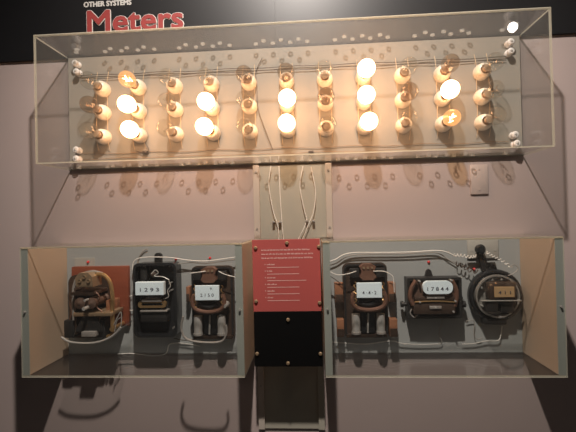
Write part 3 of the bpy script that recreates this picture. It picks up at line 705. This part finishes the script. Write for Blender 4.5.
two('meter_wire', 'pale short wire below it, left of the tall black case', [(-0.6326, -0.2836), (-0.6144, -0.2874), (-0.5997, -0.2840)], .010, .0016, 'wire', g)
two('meter_wire', 'long white wire along the top of the right board', [(0.0926, -0.1258), (0.1204, -0.1159), (0.1484, -0.1008), (0.1898, -0.0947), (0.2717, -0.0962), (0.3734, -0.0964), (0.4609, -0.0930), (0.4942, -0.0987), (0.5238, -0.1129)], .018, .0019, 'wire', g)
two('meter_wire', 'grey wire just below the long white wire on the right board', [(0.0924, -0.1402), (0.1238, -0.1303), (0.1554, -0.1101), (0.2038, -0.1023), (0.3405, -0.1031), (0.4420, -0.0999), (0.4754, -0.1056), (0.5050, -0.1267), (0.5313, -0.1442)], .008, .0018, 'gwire', g)
def helix(name, label, pts, d, amp, turns, r, m):
    P = smooth_path(wp(pts, d), 12); n = turns*10; out = []
    for i in range(n+1):
        f = i/n*(len(P)-1); k = min(int(f), len(P)-2); p = P[k].lerp(P[k+1], f-k); t_ = (P[k+1]-P[k]).normalized()
        u = t_.cross(Vector((0, 1, 0))).normalized(); a = 2*math.pi*i/10
        out.append(p + u*amp*math.cos(a) + Vector((0, 1, 0))*amp*.6*math.sin(a))
    bm = nb(); tube(bm, out, r, 6, n=2); return tag(obj(name, bm, m), label, 'wire', g)
helix('twisted_wire', 'tight white twisted wire running left of the black knob', [(0.5189, -0.1090), (0.5453, -0.1112), (0.5716, -0.1167), (0.5915, -0.1137)], .022, .0042, 7, .0016, 'wire')
helix('twisted_wire', 'brown coiled wire hanging left of the round meter', [(0.5248, -0.1362), (0.5477, -0.1468), (0.5671, -0.1607), (0.5966, -0.1679)], .018, .0065, 5, .0015, 'umber')
helix('twisted_wire', 'white twisted wire from the black knob down to the right', [(0.6175, -0.0999), (0.6399, -0.1137), (0.6656, -0.1276), (0.6974, -0.1515)], .042, .0034, 8, .0016, 'wire')
two('meter_wire', 'thin dark wire hooking over the right of the round meter', [(0.6910, -0.1481), (0.7041, -0.1416), (0.7167, -0.1552), (0.7000, -0.1716), (0.6836, -0.1780)], .045, .0015, 'gwire', g)
two('meter_wire', 'thin white wire into the left of the side block meter', [(0.0941, -0.1527), (0.1207, -0.1649), (0.1510, -0.1637), (0.1847, -0.1541)], .056, .0014, 'wire', g)
two('meter_wire', 'thin white wire out of the right of the side block meter', [(0.2414, -0.1550), (0.2746, -0.1556), (0.2975, -0.1660), (0.3071, -0.1795), (0.3092, -0.2264)], .056, .0014, 'wire', g)
two('meter_wire', 'thin dark wire left of the side block meter', [(0.0985, -0.1716), (0.1190, -0.1859), (0.1426, -0.2070)], .042, .0013, 'dwire', g)
two('meter_wire', 'thin white wire along the foot of the right board, left length', [(0.0928, -0.4043), (0.1445, -0.4080), (0.2131, -0.4118), (0.2816, -0.4035), (0.3123, -0.4020), (0.3392, -0.4107), (0.3999, -0.4144), (0.4671, -0.4131)], .010, .0017, 'wire', g)
two('meter_wire', 'thin white wire along the foot of the right board, right length', [(0.5406, -0.4134), (0.5805, -0.4119), (0.6204, -0.4037), (0.6601, -0.4022), (0.6705, -0.3803), (0.6746, -0.3533)], .010, .0017, 'wire', g)
two('meter_wire', 'thin pale wire dangling below the wide framed meter', [(0.4831, -0.3177), (0.4721, -0.3517), (0.4647, -0.3789), (0.4740, -0.4063), (0.4604, -0.4130)], .010, .0013, 'gwire', g)
two('meter_wire', 'thin grey hooked wire between the framed meter and round meter', [(0.5560, -0.3353), (0.5826, -0.3356), (0.5814, -0.3797), (0.5908, -0.3967), (0.6075, -0.3934)], .010, .0014, 'gwire', g)

# ================================================================ gallery lamp that mirrors in the clear case
t = thing('ceiling_spotlight', (1.93, -2.80, 3.45), 'black cylindrical ceiling spotlight behind the viewer on the right', 'spotlight')
ax = Vector((-.5, .6, -1.6)).normalized(); c0 = Vector((1.93, -2.80, 3.27))
bm = nb(); cyl(bm, c0-ax*.16, c0, .060, 20); obj('lamp_housing', bm, 'fixture', t)
bm = nb(); cyl(bm, c0+ax*.001, c0+ax*.004, .036, 20); obj('lamp_face', bm, 'lamp_face', t)
bm = nb(); cyl(bm, c0-ax*.08, Vector((c0.x-ax.x*.08, c0.y-ax.y*.08, 3.4498)), .012, 10); obj('stem', bm, 'fixture', t)

for o in bpy.data.objects:
    if 'org' in o: del o['org']
